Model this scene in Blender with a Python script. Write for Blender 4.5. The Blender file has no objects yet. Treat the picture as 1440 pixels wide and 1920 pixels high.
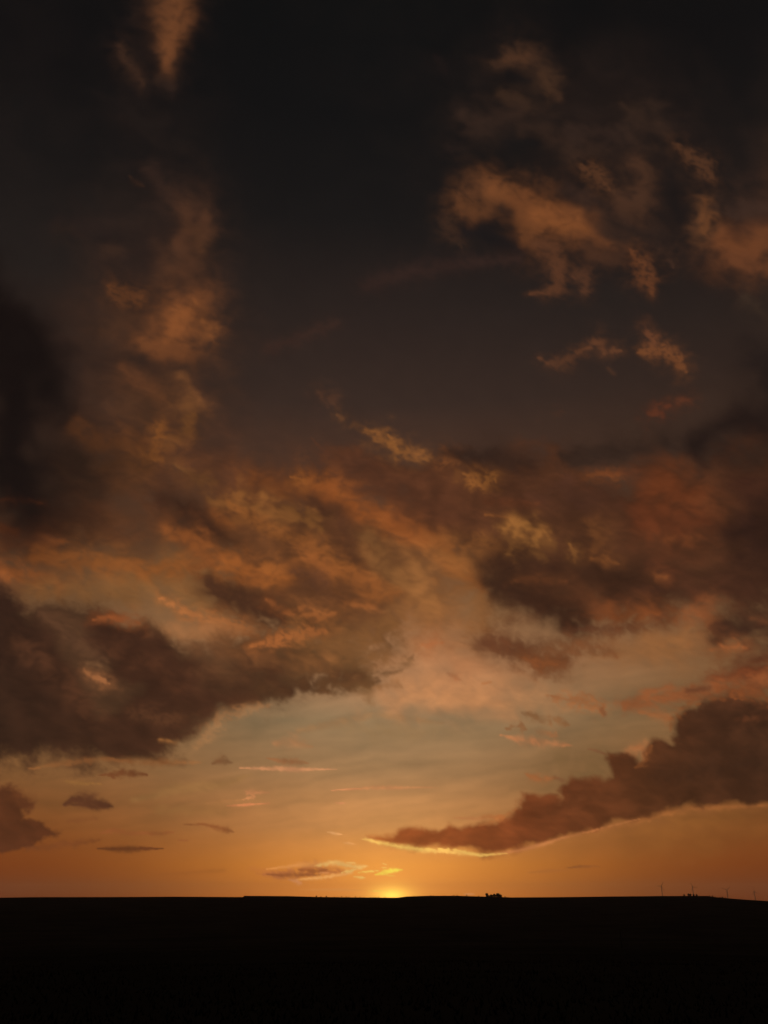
import bpy, bmesh, math, random
import numpy as np
from mathutils import Vector, Matrix
R = math.radians
scene = bpy.context.scene
random.seed(4); rng = np.random.default_rng(4)

# ---------------------------------------------------------------- camera, world, sun, exposure
EYE = 1.6
cam_data = bpy.data.cameras.new('camera'); cam = bpy.data.objects.new('camera', cam_data)
scene.collection.objects.link(cam); scene.camera = cam
cam_data.sensor_fit = 'VERTICAL'; cam_data.sensor_height = 24.0
cam_data.lens = 24.0 * 1566.0 / 1920.0
cam_data.clip_start = 0.1; cam_data.clip_end = 200000
cam.location = (0, 0, EYE); cam.rotation_euler = (R(90 + 24.75), 0, 0)

SUN_ELEVATION, SUN_AZIMUTH = -0.2, 0.5          # just gone behind the ridge, degrees
world = bpy.data.worlds.new('World'); scene.world = world; world.use_nodes = True
nt = world.node_tree
sky_tex = nt.nodes.new('ShaderNodeTexSky'); sky_tex.sky_type = 'NISHITA'; sky_tex.sun_disc = False
sky_tex.sun_elevation = R(SUN_ELEVATION); sky_tex.sun_rotation = R(SUN_AZIMUTH)
sky_tex.altitude = 200; sky_tex.dust_density = 4
nt.nodes['Background'].inputs['Strength'].default_value = 0.003
nt.links.new(sky_tex.outputs[0], nt.nodes['Background'].inputs['Color'])
sun_data = bpy.data.lights.new('sun', 'SUN'); sun_data.energy = 2.0; sun_data.angle = R(0.5); sun_data.color = (1.0, .62, .30)
sun = bpy.data.objects.new('sun', sun_data); scene.collection.objects.link(sun)
_d = Vector((math.sin(R(SUN_AZIMUTH)) * math.cos(R(SUN_ELEVATION)), math.cos(R(SUN_AZIMUTH)) * math.cos(R(SUN_ELEVATION)), math.sin(R(SUN_ELEVATION))))
sun.rotation_euler = _d.to_track_quat('Z', 'Y').to_euler(); sun.location = (0, 0, 300)
scene.view_settings.view_transform = 'Standard'; scene.view_settings.look = 'None'
scene.view_settings.exposure = 0; scene.view_settings.gamma = 1; scene.view_settings.use_curve_mapping = False
scene.cycles.volume_bounces = 1; scene.cycles.use_denoising = True; scene.cycles.max_bounces = 6

# ---------------------------------------------------------------- helpers
def tag(o, label=None, cat=None, group=None, kind=None):
    for k, v in (('label', label), ('category', cat), ('group', group), ('kind', kind)):
        if v: o[k] = v
    return o

def mesh_obj(name, verts, faces, mat=None, parent=None, smooth=False):
    me = bpy.data.meshes.new(name); me.from_pydata([tuple(v) for v in verts], [], faces); me.update()
    if smooth: me.polygons.foreach_set('use_smooth', [True] * len(me.polygons))
    if mat: me.materials.append(mat)
    o = bpy.data.objects.new(name, me); scene.collection.objects.link(o); o.parent = parent
    return o

def grid_obj(name, P, mat, closed=False, smooth=True):
    """P: rows x cols x 3"""
    n, m = P.shape[:2]
    idx = np.arange(n * m).reshape(n, m)
    if closed: idx = np.concatenate([idx, idx[:, :1]], 1)
    q = np.stack([idx[:-1, :-1], idx[:-1, 1:], idx[1:, 1:], idx[1:, :-1]], -1).reshape(-1, 4)
    return raw_obj(name, P.reshape(-1, 3), q, mat, smooth)

def raw_obj(name, V, Q, mat, smooth=True):
    me = bpy.data.meshes.new(name)
    me.vertices.add(len(V)); me.vertices.foreach_set('co', np.ascontiguousarray(V, np.float32).ravel())
    me.loops.add(Q.size); me.loops.foreach_set('vertex_index', np.ascontiguousarray(Q, np.int32).ravel())
    me.polygons.add(len(Q)); me.polygons.foreach_set('loop_start', np.arange(0, Q.size, Q.shape[1], dtype=np.int32))
    if smooth: me.polygons.foreach_set('use_smooth', np.ones(len(Q), bool))
    me.update(calc_edges=True)
    me.materials.append(mat)
    o = bpy.data.objects.new(name, me); scene.collection.objects.link(o)
    return o

def material(name, col, rough=.9, vary=None):
    m = bpy.data.materials.new(name); m.use_nodes = True
    nt = m.node_tree; b = nt.nodes['Principled BSDF']; b.inputs['Roughness'].default_value = rough
    b.inputs['Specular IOR Level'].default_value = .0 if rough > .7 else .2
    if vary is None: b.inputs['Base Color'].default_value = (*col, 1)
    else:
        col2, scale = vary
        tc = nt.nodes.new('ShaderNodeTexCoord'); n = nt.nodes.new('ShaderNodeTexNoise'); n.inputs['Scale'].default_value = scale; n.inputs['Detail'].default_value = 6
        r = nt.nodes.new('ShaderNodeValToRGB'); r.color_ramp.elements[0].position = .35; r.color_ramp.elements[1].position = .65
        r.color_ramp.elements[0].color = (*col, 1); r.color_ramp.elements[1].color = (*col2, 1)
        nt.links.new(tc.outputs['Object'], n.inputs['Vector']); nt.links.new(n.outputs['Fac'], r.inputs['Fac']); nt.links.new(r.outputs['Color'], b.inputs['Base Color'])
    return m
HAZE = 4.5e-5
# ---------------------------------------------------------------- the evening sky
# The sky is described by direction. A direction is written as a point (u, v) on the plane
# that touches the sky dome at azimuth 0, elevation PITCH (1 unit = 1/FOC of the plane's distance).
FOC, CU, CV, PITCH = 1566.0, 720.0, 960.0, 24.75

def lin(c):
    c = np.asarray(c, float) / 255.0
    return np.where(c <= 0.04045, c / 12.92, ((c + 0.055) / 1.055) ** 2.4)

def lattice(x, y, seed):
    """smooth gradient noise, about 0..1 round 0.5"""
    xi = np.floor(x).astype(np.int64); yi = np.floor(y).astype(np.int64)
    fx = x - xi; fy = y - yi
    sx = fx * fx * fx * (fx * (fx * 6 - 15) + 10); sy = fy * fy * fy * (fy * (fy * 6 - 15) + 10)
    def g(a, b, px, py):
        n = (a * 374761393 + b * 668265263 + seed * 1442695041) & 0xffffffff
        n = ((n ^ (n >> 13)) * 1274126177) & 0xffffffff
        n = ((n ^ (n >> 16)) * 2246822519) & 0xffffffff
        t = TURN[(n ^ (n >> 15)) & 63]
        return t[..., 0] * px + t[..., 1] * py
    a = g(xi, yi, fx, fy); b = g(xi + 1, yi, fx - 1, fy); c = g(xi, yi + 1, fx, fy - 1); d = g(xi + 1, yi + 1, fx - 1, fy - 1)
    return ((a + (b - a) * sx) * (1 - sy) + (c + (d - c) * sx) * sy) * 0.95 + .5
TURN = np.stack([np.cos(np.arange(64) * math.pi / 32), np.sin(np.arange(64) * math.pi / 32)], -1)

SCALES = [200., 110., 60., 33., 18., 10., 5.5]

class Fields:
    def __init__(s, U, V):
        s.U, s.V = U, V
        s.dx, s.dy, s.n = [], [], []
        r = math.radians(17)                     # the streaks of the whole deck run gently down to the right
        A = (U * math.cos(r) + V * math.sin(r)) * 0.78; B = -U * math.sin(r) + V * math.cos(r)
        for k, L in enumerate(SCALES):
            # every scale is stirred by the one above it, which draws its lumps out into wisps
            L2 = L * 1.9
            wa = (lattice(A / L2 + 4.4, B / L2 + k, 101 + k) - .5) * L * .6; wb = (lattice(A / L2 + k, B / L2 + 8.8, 131 + k) - .5) * L * .6
            if k: wa = wa + pa * .45; wb = wb + pb * .45
            pa, pb = wa, wb
            A0, B0 = A, B; A = A + wa; B = B + wb
            s.dx.append((lattice(A / L + 7.3 * k, B / L + 3.1, 11 + k) - .5).astype(np.float32))
            s.dy.append((lattice(A / L + 2.9, B / L + 5.7 * k, 41 + k) - .5).astype(np.float32))
            s.n.append((lattice(A / L + 1.7 * k, B / L + 9.2, 71 + k) - .5).astype(np.float32))
            A, B = A0, B0
        # running sums from the finest scale up
        K = len(SCALES)
        s.wx, s.wy, s.wn = [None] * K, [None] * K, [None] * K
        cx = cy = cn = np.zeros_like(s.n[0])
        for k in range(K - 1, -1, -1):
            q = SCALES[k] * (.35, .55, .8, 1, 1, 1, 1)[::-1][k] if k > 2 else SCALES[k]
            cx = cx + s.dx[k] * q; cy = cy + s.dy[k] * q
            cn = cn + s.n[k] * (SCALES[k] / 60.0) ** 0.55
            s.wx[k], s.wy[k], s.wn[k] = cx, cy, cn
    def level(s, r):
        for k, L in enumerate(SCALES):
            if L <= r * 2.2: return k
        return len(SCALES) - 1

def seg_dist(x, y, pts):
    """distance to a chain of tapering capsules in units of the local radius"""
    best = None
    if len(pts) == 1: pts = [pts[0], (pts[0][0] + .01, pts[0][1], pts[0][2])]
    for (x0, y0, r0), (x1, y1, r1) in zip(pts[:-1], pts[1:]):
        dx, dy = x1 - x0, y1 - y0
        t = np.clip(((x - x0) * dx + (y - y0) * dy) / (dx * dx + dy * dy + 1e-9), 0, 1)
        d = np.hypot(x - x0 - t * dx, y - y0 - t * dy) / (r0 + (r1 - r0) * t)
        best = d if best is None else np.minimum(best, d)
    return best

def poly_dist(x, y, P):
    """signed distance to a polygon, positive inside"""
    d = np.full(x.shape, 1e9); inside = np.zeros(x.shape, bool)
    n = len(P)
    for i in range(n):
        x0, y0 = P[i]; x1, y1 = P[(i + 1) % n]
        dx, dy = x1 - x0, y1 - y0
        t = np.clip(((x - x0) * dx + (y - y0) * dy) / (dx * dx + dy * dy + 1e-9), 0, 1)
        d = np.minimum(d, np.hypot(x - x0 - t * dx, y - y0 - t * dy))
        if y1 != y0:
            c = ((y0 > y) != (y1 > y)) & (x < dx * (y - y0) / dy + x0)
            inside ^= c
    return np.where(inside, d, -d)

def sst(x):
    x = np.clip(x, 0, 1); return x * x * (3 - 2 * x)
# kind, geometry, colour, opacity, softness, raggedness, warp, mottling
def L(pts, col, a=.85, soft=.9, rag=.55, warp=.5, mot=.25): S.append(('L', pts, col, a, soft, rag, warp, mot))
def B(u, v, ru, rv, ang, col, a=.8, soft=.9, rag=.55, warp=.5, mot=.25): S.append(('B', (u, v, ru, rv, ang), col, a, soft, rag, warp, mot))
def P(pts, col, a=1., soft=10, rag=14, warp=.5, mot=.2, scale=40): S.append(('P', (pts, scale), col, a, soft, rag, warp, mot))
S = []
# ---- top left tuft
B(60,90,130,90,20,(24,19,18),.5)
L([(300,0,80),(290,120,60),(275,210,45)],(34,25,22),.75,1.1)
L([(255,190,30),(300,250,35),(335,295,25)],(30,24,22),.6,1)
L([(300,-20,34),(310,60,32),(314,110,24),(312,150,12)],(72,46,31),.75,1.1)
L([(332,-30,30),(330,30,30),(318,85,22),(312,120,13)],(118,71,41),.85,1.05,.4,.4,.2)
L([(226,88,11),(233,112,12),(252,136,13),(268,158,8)],(62,41,30),.8,.8)
L([(300,150,10),(318,165,12)],(46,33,27),.7)
B(270,560,120,260,0,(46,33,27),.6,1.15,.6)
B(300,480,90,60,20,(48,34,28),.6,1.1,.7)
# ---- left column
L([(120,420,20),(200,450,45),(260,490,70),(300,560,70)],(42,31,27),.6,1.1)
L([(280,320,14),(325,370,26),(360,410,34),(350,460,24)],(52,36,29),.75,1)
L([(243,330,4),(254,342,5),(270,349,5)],(62,40,28),.7)
L([(110,425,6),(150,440,8)],(44,32,26),.6)
B(365,425,30,36,10,(100,62,40),.85,.8,.5,.7)
L([(372,440,12),(376,468,7)],(98,62,38),.7)
B(210,470,28,14,0,(62,42,31),.6)
L([(330,510,40),(260,600,100),(220,700,120),(210,800,120)],(66,43,31),.85,1.1,.5,.5,.34)
B(330,620,70,60,0,(84,53,35),.6,1)
B(300,760,90,80,0,(84,54,36),.6,1)
L([(350,390,26),(362,445,28),(345,510,30),(365,580,38),(340,660,34),(345,740,40),(325,820,34),(290,870,30)],(78,49,33),.7,1.1,.6,.5,.4)
L([(355,500,14),(352,560,22)],(76,48,33),.7)
L([(205,532,8),(222,550,13),(258,562,13),(270,550,8)],(98,58,33),.75,.8,.7)
L([(350,560,18),(345,590,32),(325,620,34),(300,655,26),(345,660,18)],(112,66,38),.8,.9,.7)
L([(355,578,16),(335,605,26),(325,630,20)],(138,80,42),.8,.9,.7)
L([(378,600,10),(392,620,12),(402,640,9)],(118,70,38),.8,.8,.8)
L([(205,620,20),(240,600,16)],(72,46,31),.7)
L([(270,645,18),(300,660,14),(340,668,12)],(116,68,38),.7,.8,.8)
L([(230,690,9),(248,705,15),(280,725,18),(300,745,16)],(94,57,36),.8,.9,.7)
L([(250,672,14),(300,688,16),(350,690,14)],(48,35,29),.6,.9,.6)
B(342,752,34,44,-10,(116,73,43),.9,.8,.5,.6)
L([(366,785,12),(345,805,20),(325,825,22),(318,835,16)],(106,67,39),.8,.8,.8)
L([(262,800,20),(285,770,18)],(52,38,30),.5)
L([(140,800,16),(170,825,22),(220,828,24),(260,835,24)],(92,55,34),.75,.9,.7)
L([(200,870,50),(260,870,50),(230,910,40)],(82,54,35),.75,1)
L([(300,800,12),(296,830,12),(285,855,16),(303,860,9)],(118,71,38),.75,.9,.8)
L([(120,880,20),(135,915,16)],(64,46,33),.6)
L([(150,870,30),(170,930,34),(160,980,28)],(42,33,27),.75,1)
L([(330,870,8),(352,885,14),(385,900,17),(405,905,9)],(110,80,48),.85,.8,.7)
# dark masses at the left edge
L([(-30,560,60),(30,650,85),(45,750,95),(30,850,110),(60,930,110),(90,985,60)],(23,16,15),.92,1.15,.4,.5,.15)
# ---- middle-left
B(230,1000,160,60,5,(82,50,34),.75,1)
L([(110,960,26),(180,975,22)],(46,32,26),.8)
B(40,1010,90,40,0,(86,48,31),.7)
L([(-10,935,9),(40,938,7),(80,944,4)],(98,52,30),.75,.7)
L([(-10,985,10),(30,995,8)],(98,52,30),.7)
B(330,1100,190,80,8,(132,98,62),.8,1)
L([(70,1040,18),(130,1052,20),(200,1058,20),(300,1070,18),(400,1050,20)],(138,83,45),.8,.9,.7)
L([(-10,1075,20),(60,1080,20),(110,1100,14)],(148,86,48),.8,.9,.7)
L([(90,1072,12),(150,1080,10)],(100,72,50),.6)
L([(60,1105,22),(160,1110,26),(240,1120,22)],(120,88,56),.6,.9)
# ---- centre belt, behind
B(500,985,260,120,14,(90,58,41),.85,1.05,.5,.5,.34)
B(640,1100,260,90,16,(100,68,46),.8,1.05,.5,.5,.34)
P([(640,880),(900,850),(1120,880),(1300,850),(1520,800),(1520,1150),(1400,1150),(1290,1125),(1230,1165),(1090,1172),(940,1140),(890,1080),(840,1030),(740,970)],(76,49,35),.92,80,60,.6,.32,60)
P([(400,930),(600,905),(720,960),(830,1050),(800,1130),(720,1200),(560,1200),(480,1170),(400,1130),(420,1060),(330,1020)],(94,62,42),.75,70,60,.6,.34,60)
B(500,930,160,50,8,(92,60,42),.7,1)
B(720,920,150,55,8,(84,54,40),.7,1)
B(560,1040,190,70,15,(100,67,44),.7,1,.6,.5,.34)
B(760,1080,100,90,20,(124,86,56),.6,1,.6,.5,.34)
L([(480,900,24),(540,915,26),(600,905,18)],(104,62,38),.7,.9)
L([(545,893,4),(565,900,9),(600,918,13),(640,930,16)],(150,92,50),.8,.8,.6)
L([(600,915,18),(650,940,24),(700,965,26),(760,995,26),(820,1020,26),(860,1065,22),(900,1100,14)],(150,86,47),.8,.95,.7)
B(820,950,130,46,18,(84,54,40),.75,1)
L([(680,870,22),(740,900,26),(800,930,28)],(82,54,40),.7,1)
L([(590,935,22),(625,965,28),(655,1010,28),(670,1050,18)],(74,50,37),.9,1,.5,.4)
L([(410,935,14),(460,950,22),(520,960,22),(590,975,16)],(128,88,52),.7,.8,.9,.7,.4)
L([(400,965,10),(430,985,14)],(150,90,50),.6)
L([(308,940,26),(345,962,36),(395,990,34),(440,1015,20)],(56,38,30),.9,1,.5,.4)
L([(440,1000,14),(510,1020,20),(580,1050,18)],(98,66,45),.6)
L([(430,940,8),(500,990,14),(580,1020,12),(650,1060,12)],(140,88,50),.55,.9,.9)
L([(330,1000,20),(400,1035,18),(440,1050,14)],(140,84,48),.7,.9,.7)
L([(410,1062,14),(450,1074,20),(500,1085,18),(550,1082,12)],(166,99,53),.85,.8,.8,.7)
L([(500,1065,10),(530,1068,12)],(160,98,54),.6)
L([(560,1045,14),(620,1065,24),(690,1095,26),(740,1120,20)],(156,96,55),.8,.9,.8,.7)
L([(690,1010,20),(720,1060,26),(760,1100,22)],(122,88,56),.7)
L([(390,1098,20),(430,1112,32),(480,1138,34),(530,1160,30),(580,1170,20)],(66,45,34),.92,.95,.6,.5)
L([(560,1090,20),(620,1115,24),(700,1140,22),(740,1150,20)],(86,59,42),.75,.95,.6,.5,.34)
L([(560,1165,14),(640,1180,22),(720,1180,22)],(100,72,47),.8,.95,.6)
L([(550,1072,10),(590,1085,14),(610,1095,8)],(84,58,44),.8,.9,.6)
L([(545,1130,12),(600,1140,16),(650,1150,14),(700,1160,14)],(104,70,46),.7)
L([(560,1139,6),(575,1150,9),(600,1158,10),(630,1148,7)],(166,104,62),.8,.8,.8)
L([(500,1125,6),(530,1145,8),(550,1152,5)],(142,86,52),.75)
L([(650,1130,8),(700,1138,8)],(158,98,58),.7)
L([(300,1120,4),(350,1150,8),(400,1170,14),(450,1182,14),(485,1190,8)],(178,114,68),.75,.8,.8)
B(330,1185,70,18,8,(158,116,80),.85,.8,.4)
L([(380,1178,10),(430,1192,10)],(176,118,76),.6)
# ---- right of centre
B(1060,1060,200,80,5,(84,55,39),.6,1,.5,.5,.32)
L([(830,1030,30),(880,1080,40),(900,1140,40)],(140,96,58),.6,1)
L([(780,1080,40),(800,1140,46)],(150,108,68),.5,1)
L([(960,975,10),(985,985,18),(1010,1000,18),(985,1020,22),(960,1030,14)],(132,90,54),.8,.8,1.1,.8,.5)
L([(910,965,4),(950,970,4)],(130,82,48),.7)
L([(900,1010,12),(930,1030,16),(960,1045,10)],(128,84,50),.6,.9,.9)
L([(1068,1020,5),(1076,1040,8),(1078,1055,4)],(142,98,58),.85,.7,.8)
L([(1095,975,14),(1120,990,20),(1115,1020,18),(1110,1040,12)],(108,70,44),.75,.9,1.)
L([(1110,1048,7),(1135,1052,9),(1160,1058,5)],(164,104,60),.8,.8,.8)
L([(940,1054,26),(990,1050,28),(1045,1060,20)],(60,40,31),.85,1)
L([(1105,1075,32),(1150,1085,46),(1200,1095,38),(1240,1100,24)],(57,39,30),.92,1,.5,.4)
B(1150,1140,130,42,5,(108,66,44),.8,.9)
L([(930,1085,34),(970,1112,50),(1020,1138,50),(1060,1158,38),(1095,1170,20)],(54,37,29),.95,1,.4,.4)
L([(960,1090,6),(1010,1085,9),(1060,1090,8)],(110,68,44),.6)
L([(1220,1060,20),(1260,1080,20)],(82,50,37),.6)
L([(1230,1110,24),(1300,1110,30),(1380,1100,40),(1440,1090,50)],(66,43,33),.85,1)
L([(1080,1178,7),(1150,1184,10),(1210,1172,12),(1250,1150,9)],(96,62,46),.8,.9)
L([(1060,1185,10),(1070,1195,5)],(104,70,50),.5)
B(1240,1215,150,45,-6,(142,100,64),.75,.9,.3)
L([(1290,1150,18),(1335,1150,22),(1345,1185,18)],(152,93,60),.75,.9)
L([(1350,1190,20),(1380,1165,26),(1440,1175,36),(1480,1180,40)],(56,38,31),.92,.8)
L([(1335,1218,8),(1375,1213,11),(1400,1216,8)],(166,102,64),.8,.8)
L([(1410,1160,6),(1440,1165,8)],(110,72,50),.6)
B(1410,1265,80,44,-8,(100,58,42),.85,.9)
B(1035,1132,80,34,22,(54,35,26),.85,1,.6,.4,.3)
B(1150,1088,60,28,8,(52,34,25),.85,1,.6,.4,.3)
B(1190,1150,80,24,-3,(112,64,38),.7,1,.8,.5,.3)
L([(912,1206,10),(945,1214,14),(980,1222,12)],(88,54,36),.9,.9,.6,.4)
L([(975,1228,10),(1010,1242,15),(1045,1242,12)],(122,74,44),.9,.9,.6,.4)
B(1410,1250,90,40,-5,(84,50,35),.85,1,.8,.5,.34)
L([(962,985,14),(990,990,20),(1005,1010,16),(970,1025,14)],(142,100,58),.7,.9,1.2,.7,.5)
L([(1330,1270,10),(1390,1262,12),(1450,1255,12)],(122,66,42),.6,1,.9)
# reddish right belt
B(1240,925,90,55,10,(100,52,31),.7,1.1,.8,.6,.35)
L([(1200,960,30),(1260,990,36),(1320,980,30)],(92,50,33),.7,1)
B(1080,930,100,40,5,(68,46,38),.7,1)
L([(910,940,8),(950,945,10),(1010,945,8)],(88,52,36),.7)
L([(1325,945,14),(1350,960,18),(1355,975,10)],(100,60,40),.7)
L([(1250,1010,8),(1310,1012,10)],(112,66,42),.6)
L([(1230,1080,8),(1250,1082,6)],(130,80,50),.6)
# ---- small tufts in the middle
L([(595,738,10),(620,748,12),(628,760,6)],(78,52,39),.7)
L([(632,778,5),(642,784,7)],(96,64,44),.8)
L([(583,820,4),(600,840,5),(625,860,4)],(80,50,38),.6)
L([(685,802,6),(700,812,10),(722,828,13),(750,846,15),(775,850,14),(800,860,8)],(132,84,50),.85,.8,.9,.8)
L([(728,815,4),(735,830,7),(745,842,6)],(152,96,54),.7)
L([(830,872,10),(842,858,14),(860,868,8)],(124,78,48),.85,.8,.9)
L([(862,832,4),(885,840,5)],(70,47,36),.6)
L([(870,888,10),(890,900,13),(905,908,9),(925,890,9),(930,905,5)],(134,88,50),.85,.8,.9)
L([(790,915,14),(800,925,10)],(92,60,44),.6)
L([(650,860,10),(690,870,12)],(84,56,42),.6)
L([(1100,892,4),(1135,887,6),(1155,890,7),(1160,886,4)],(144,85,48),.85,.8)
L([(1105,890,8),(1190,885,8)],(98,58,40),.6)
L([(850,850,18),(920,856,28),(990,866,24)],(48,35,30),.75,.95)
L([(1060,858,16),(1150,850,24),(1250,830,26)],(46,34,30),.75,1)
# ---- upper right cloud
B(1130,300,250,160,28,(42,30,25),.75,1.15,.7)
B(1000,240,130,120,0,(38,28,24),.6,1.15,.7)
B(1040,290,220,130,25,(32,25,22),.75,1.1)
B(1240,440,200,90,10,(36,27,24),.7,1.1)
L([(925,120,10),(955,112,16),(985,98,16),(1010,125,20),(1035,155,18),(1045,185,10)],(64,43,31),.8,.9,.8)
L([(950,112,8),(985,105,12)],(84,54,36),.7,.9,.8)
L([(1015,140,10),(1030,165,12)],(72,48,33),.7,.9,.8)
L([(940,175,12),(965,185,18),(985,200,14)],(66,45,32),.8,.9,.8)
L([(870,215,14),(900,235,28),(950,225,28),(975,205,16)],(54,38,30),.8,1,.8)
L([(840,278,10),(870,280,10)],(40,30,26),.7)
L([(985,240,14),(1030,258,22),(1080,280,20),(1130,285,16)],(56,39,30),.8,.9,.8)
L([(1060,250,16),(1120,250,20),(1170,250,20)],(52,37,30),.8,.9,.8)
B(1225,235,46,40,30,(60,42,32),.85,.9,.7)
L([(1165,195,6),(1190,205,12)],(54,38,29),.7)
L([(1265,270,8),(1290,290,10),(1320,315,14),(1340,338,9)],(86,54,35),.85,.8,.8)
L([(960,268,20),(1000,275,16)],(24,22,22),.7)
L([(960,145,14),(985,150,10)],(23,20,20),.7)
L([(1060,350,16),(1000,320,30),(930,300,30)],(24,22,21),.55,.9)
L([(830,395,12),(845,425,16),(860,450,10),(868,470,4)],(56,39,30),.8,.8,1.)
L([(855,375,12),(880,362,18),(910,355,24),(935,355,22)],(92,57,36),.85,.8,.9)
L([(870,385,20),(890,400,24),(920,395,22),(930,380,20)],(104,63,37),.8,.85,.9)
L([(925,350,18),(960,375,24),(980,400,28),(990,430,26),(985,455,16)],(118,70,39),.85,.85,.8)
L([(980,380,22),(1040,405,34),(1090,420,34),(1110,440,26),(1140,460,14)],(116,68,38),.85,.9,.7)
L([(1010,410,20),(1060,420,24),(1095,430,18)],(134,78,41),.7,.9,.8)
L([(940,390,8),(955,398,10)],(44,33,28),.8,.8,.8)
L([(870,430,10),(910,440,22),(950,455,24),(975,475,14)],(28,24,24),.85,.8,.5)
L([(1060,355,16),(1110,375,20),(1140,395,16)],(50,36,30),.7,.9)
L([(1090,312,8),(1110,320,13),(1130,340,13),(1140,355,7)],(88,55,35),.85,.8,.8)
L([(1200,310,18),(1215,330,20),(1200,370,28),(1190,400,30),(1160,380,22)],(76,49,34),.8,.9,.9)
L([(1010,455,14),(1035,475,20),(1050,510,16),(1045,540,14),(1020,550,7),(995,550,3)],(92,56,36),.8,.85,1.)
L([(1075,520,10),(1095,515,14),(1100,545,9)],(84,52,35),.75,.8,1.)
L([(1100,470,20),(1150,480,20)],(74,47,33),.6)
B(1180,440,60,40,20,(52,37,30),.6,.9)
L([(1185,470,8),(1200,490,12),(1212,520,14),(1224,552,6)],(104,61,36),.85,.8,.7)
L([(1240,470,12),(1255,480,10),(1262,502,5)],(66,44,33),.75,.8,.9)
L([(1260,340,20),(1275,400,16)],(24,21,21),.6)
L([(1310,370,16),(1325,395,18),(1310,430,22),(1335,450,24)],(84,54,36),.8,.85,.9)
L([(1320,375,8),(1328,410,12),(1318,435,12)],(108,66,38),.7,.8,.9)
L([(1360,465,26),(1400,460,30),(1440,440,34),(1500,430,50)],(116,67,38),.88,.9,.6)
L([(1370,485,18),(1420,500,18),(1450,505,18)],(106,62,37),.7,.9,.7)
L([(1360,390,14),(1400,395,22),(1440,395,24)],(62,43,34),.8,.9)
L([(815,105,8),(830,125,10),(836,140,5)],(32,24,22),.7)
L([(690,535,14),(760,512,16),(860,495,14),(970,485,8)],(56,38,32),.6,1,.3)
L([(500,655,12),(560,635,12),(630,605,10)],(62,41,33),.55,1,.3)
L([(1400,560,14),(1420,580,18),(1440,600,14)],(58,43,33),.7)
L([(1008,670,3),(1025,680,5),(1045,682,7),(1075,668,7),(1095,655,5)],(92,57,38),.8,.7,1.)
L([(1095,655,6),(1120,640,8),(1135,655,9),(1165,658,5)],(100,61,39),.8,.8,1.)
L([(1040,685,7),(1070,695,8)],(76,50,36),.6)
L([(1140,690,4),(1152,702,5)],(76,50,36),.6)
L([(1195,662,6),(1220,655,11),(1245,660,13),(1270,672,11),(1285,698,7)],(116,69,40),.85,.8,.9)
L([(1210,612,7),(1222,635,9),(1230,650,8)],(104,62,39),.8,.8,.9)
L([(1215,775,9),(1240,768,12),(1255,760,9)],(92,49,33),.75,.9,.7)
L([(1270,755,8),(1288,748,10)],(90,50,34),.7,.9,.7)
# dark masses at the right edge
L([(1420,680,30),(1460,700,40)],(32,24,22),.7,1)
L([(1310,830,40),(1370,815,55),(1440,790,80),(1500,780,90)],(29,20,19),.9,1.1,.4,.5,.15)
L([(1400,900,40),(1450,950,70)],(52,32,27),.7,1)
L([(1380,1010,50),(1440,1020,80),(1480,1050,80)],(38,25,23),.85,1.1,.4)
# ---- bright opening
B(1110,1435,130,45,-10,(112,90,64),.7,1.1,.4,.5,.1)
B(830,1300,150,40,3,(200,142,97),.6,1.1,.4,.5,.15)
B(840,1240,150,80,10,(178,124,84),.55,1.1,.3)
B(870,1310,190,36,3,(188,130,86),.6,1.1,.3)
B(740,1370,150,26,2,(146,120,90),.5,1,.2,.5,.1)
L([(560,1370,10),(700,1340,10),(830,1355,8)],(158,118,84),.4,1,.3)
L([(790,1210,8),(815,1207,7),(830,1205,5)],(154,98,66),.75,.9)
L([(840,1262,4),(855,1270,7),(865,1276,4)],(152,98,68),.75,.9)
L([(905,1282,4),(920,1279,4)],(160,104,70),.6,.9)
L([(898,1204,12),(930,1211,20),(960,1217,21),(990,1226,24),(1015,1238,24),(1045,1240,18)],(94,61,44),.95,.85,.6,.4)
L([(1030,1235,20),(1055,1222,20),(1100,1214,15),(1140,1218,12),(1155,1230,6)],(116,76,51),.8,.8,.9)
L([(985,1232,9),(1020,1248,10),(1045,1246,6)],(132,80,50),.7,.8)
L([(1030,1306,8),(1060,1312,11),(1095,1315,12),(1125,1330,12),(1130,1342,8)],(150,94,62),.75,.85,.9)
L([(1128,1330,8),(1134,1340,6)],(110,70,50),.7)
L([(1170,1320,14),(1210,1312,20),(1260,1305,20),(1330,1295,18),(1400,1285,18),(1470,1270,24)],(144,84,55),.85,.85,.8)
L([(1200,1335,8),(1250,1345,10),(1262,1350,6)],(158,94,60),.6)
L([(1290,1295,8),(1330,1290,8)],(94,58,44),.7)
L([(978,1336,5),(1000,1343,8),(1020,1350,7),(1045,1352,9),(1066,1360,7)],(128,90,62),.8,.8,1.)
L([(950,1366,7),(975,1362,8),(988,1368,5)],(124,86,60),.8,.8,1.)
L([(938,1378,4),(980,1388,7),(1020,1392,7),(1072,1398,4)],(182,118,80),.75,.9,.5)
L([(1010,1372,6),(1040,1378,7)],(150,98,68),.6,.9,.8)
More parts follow.
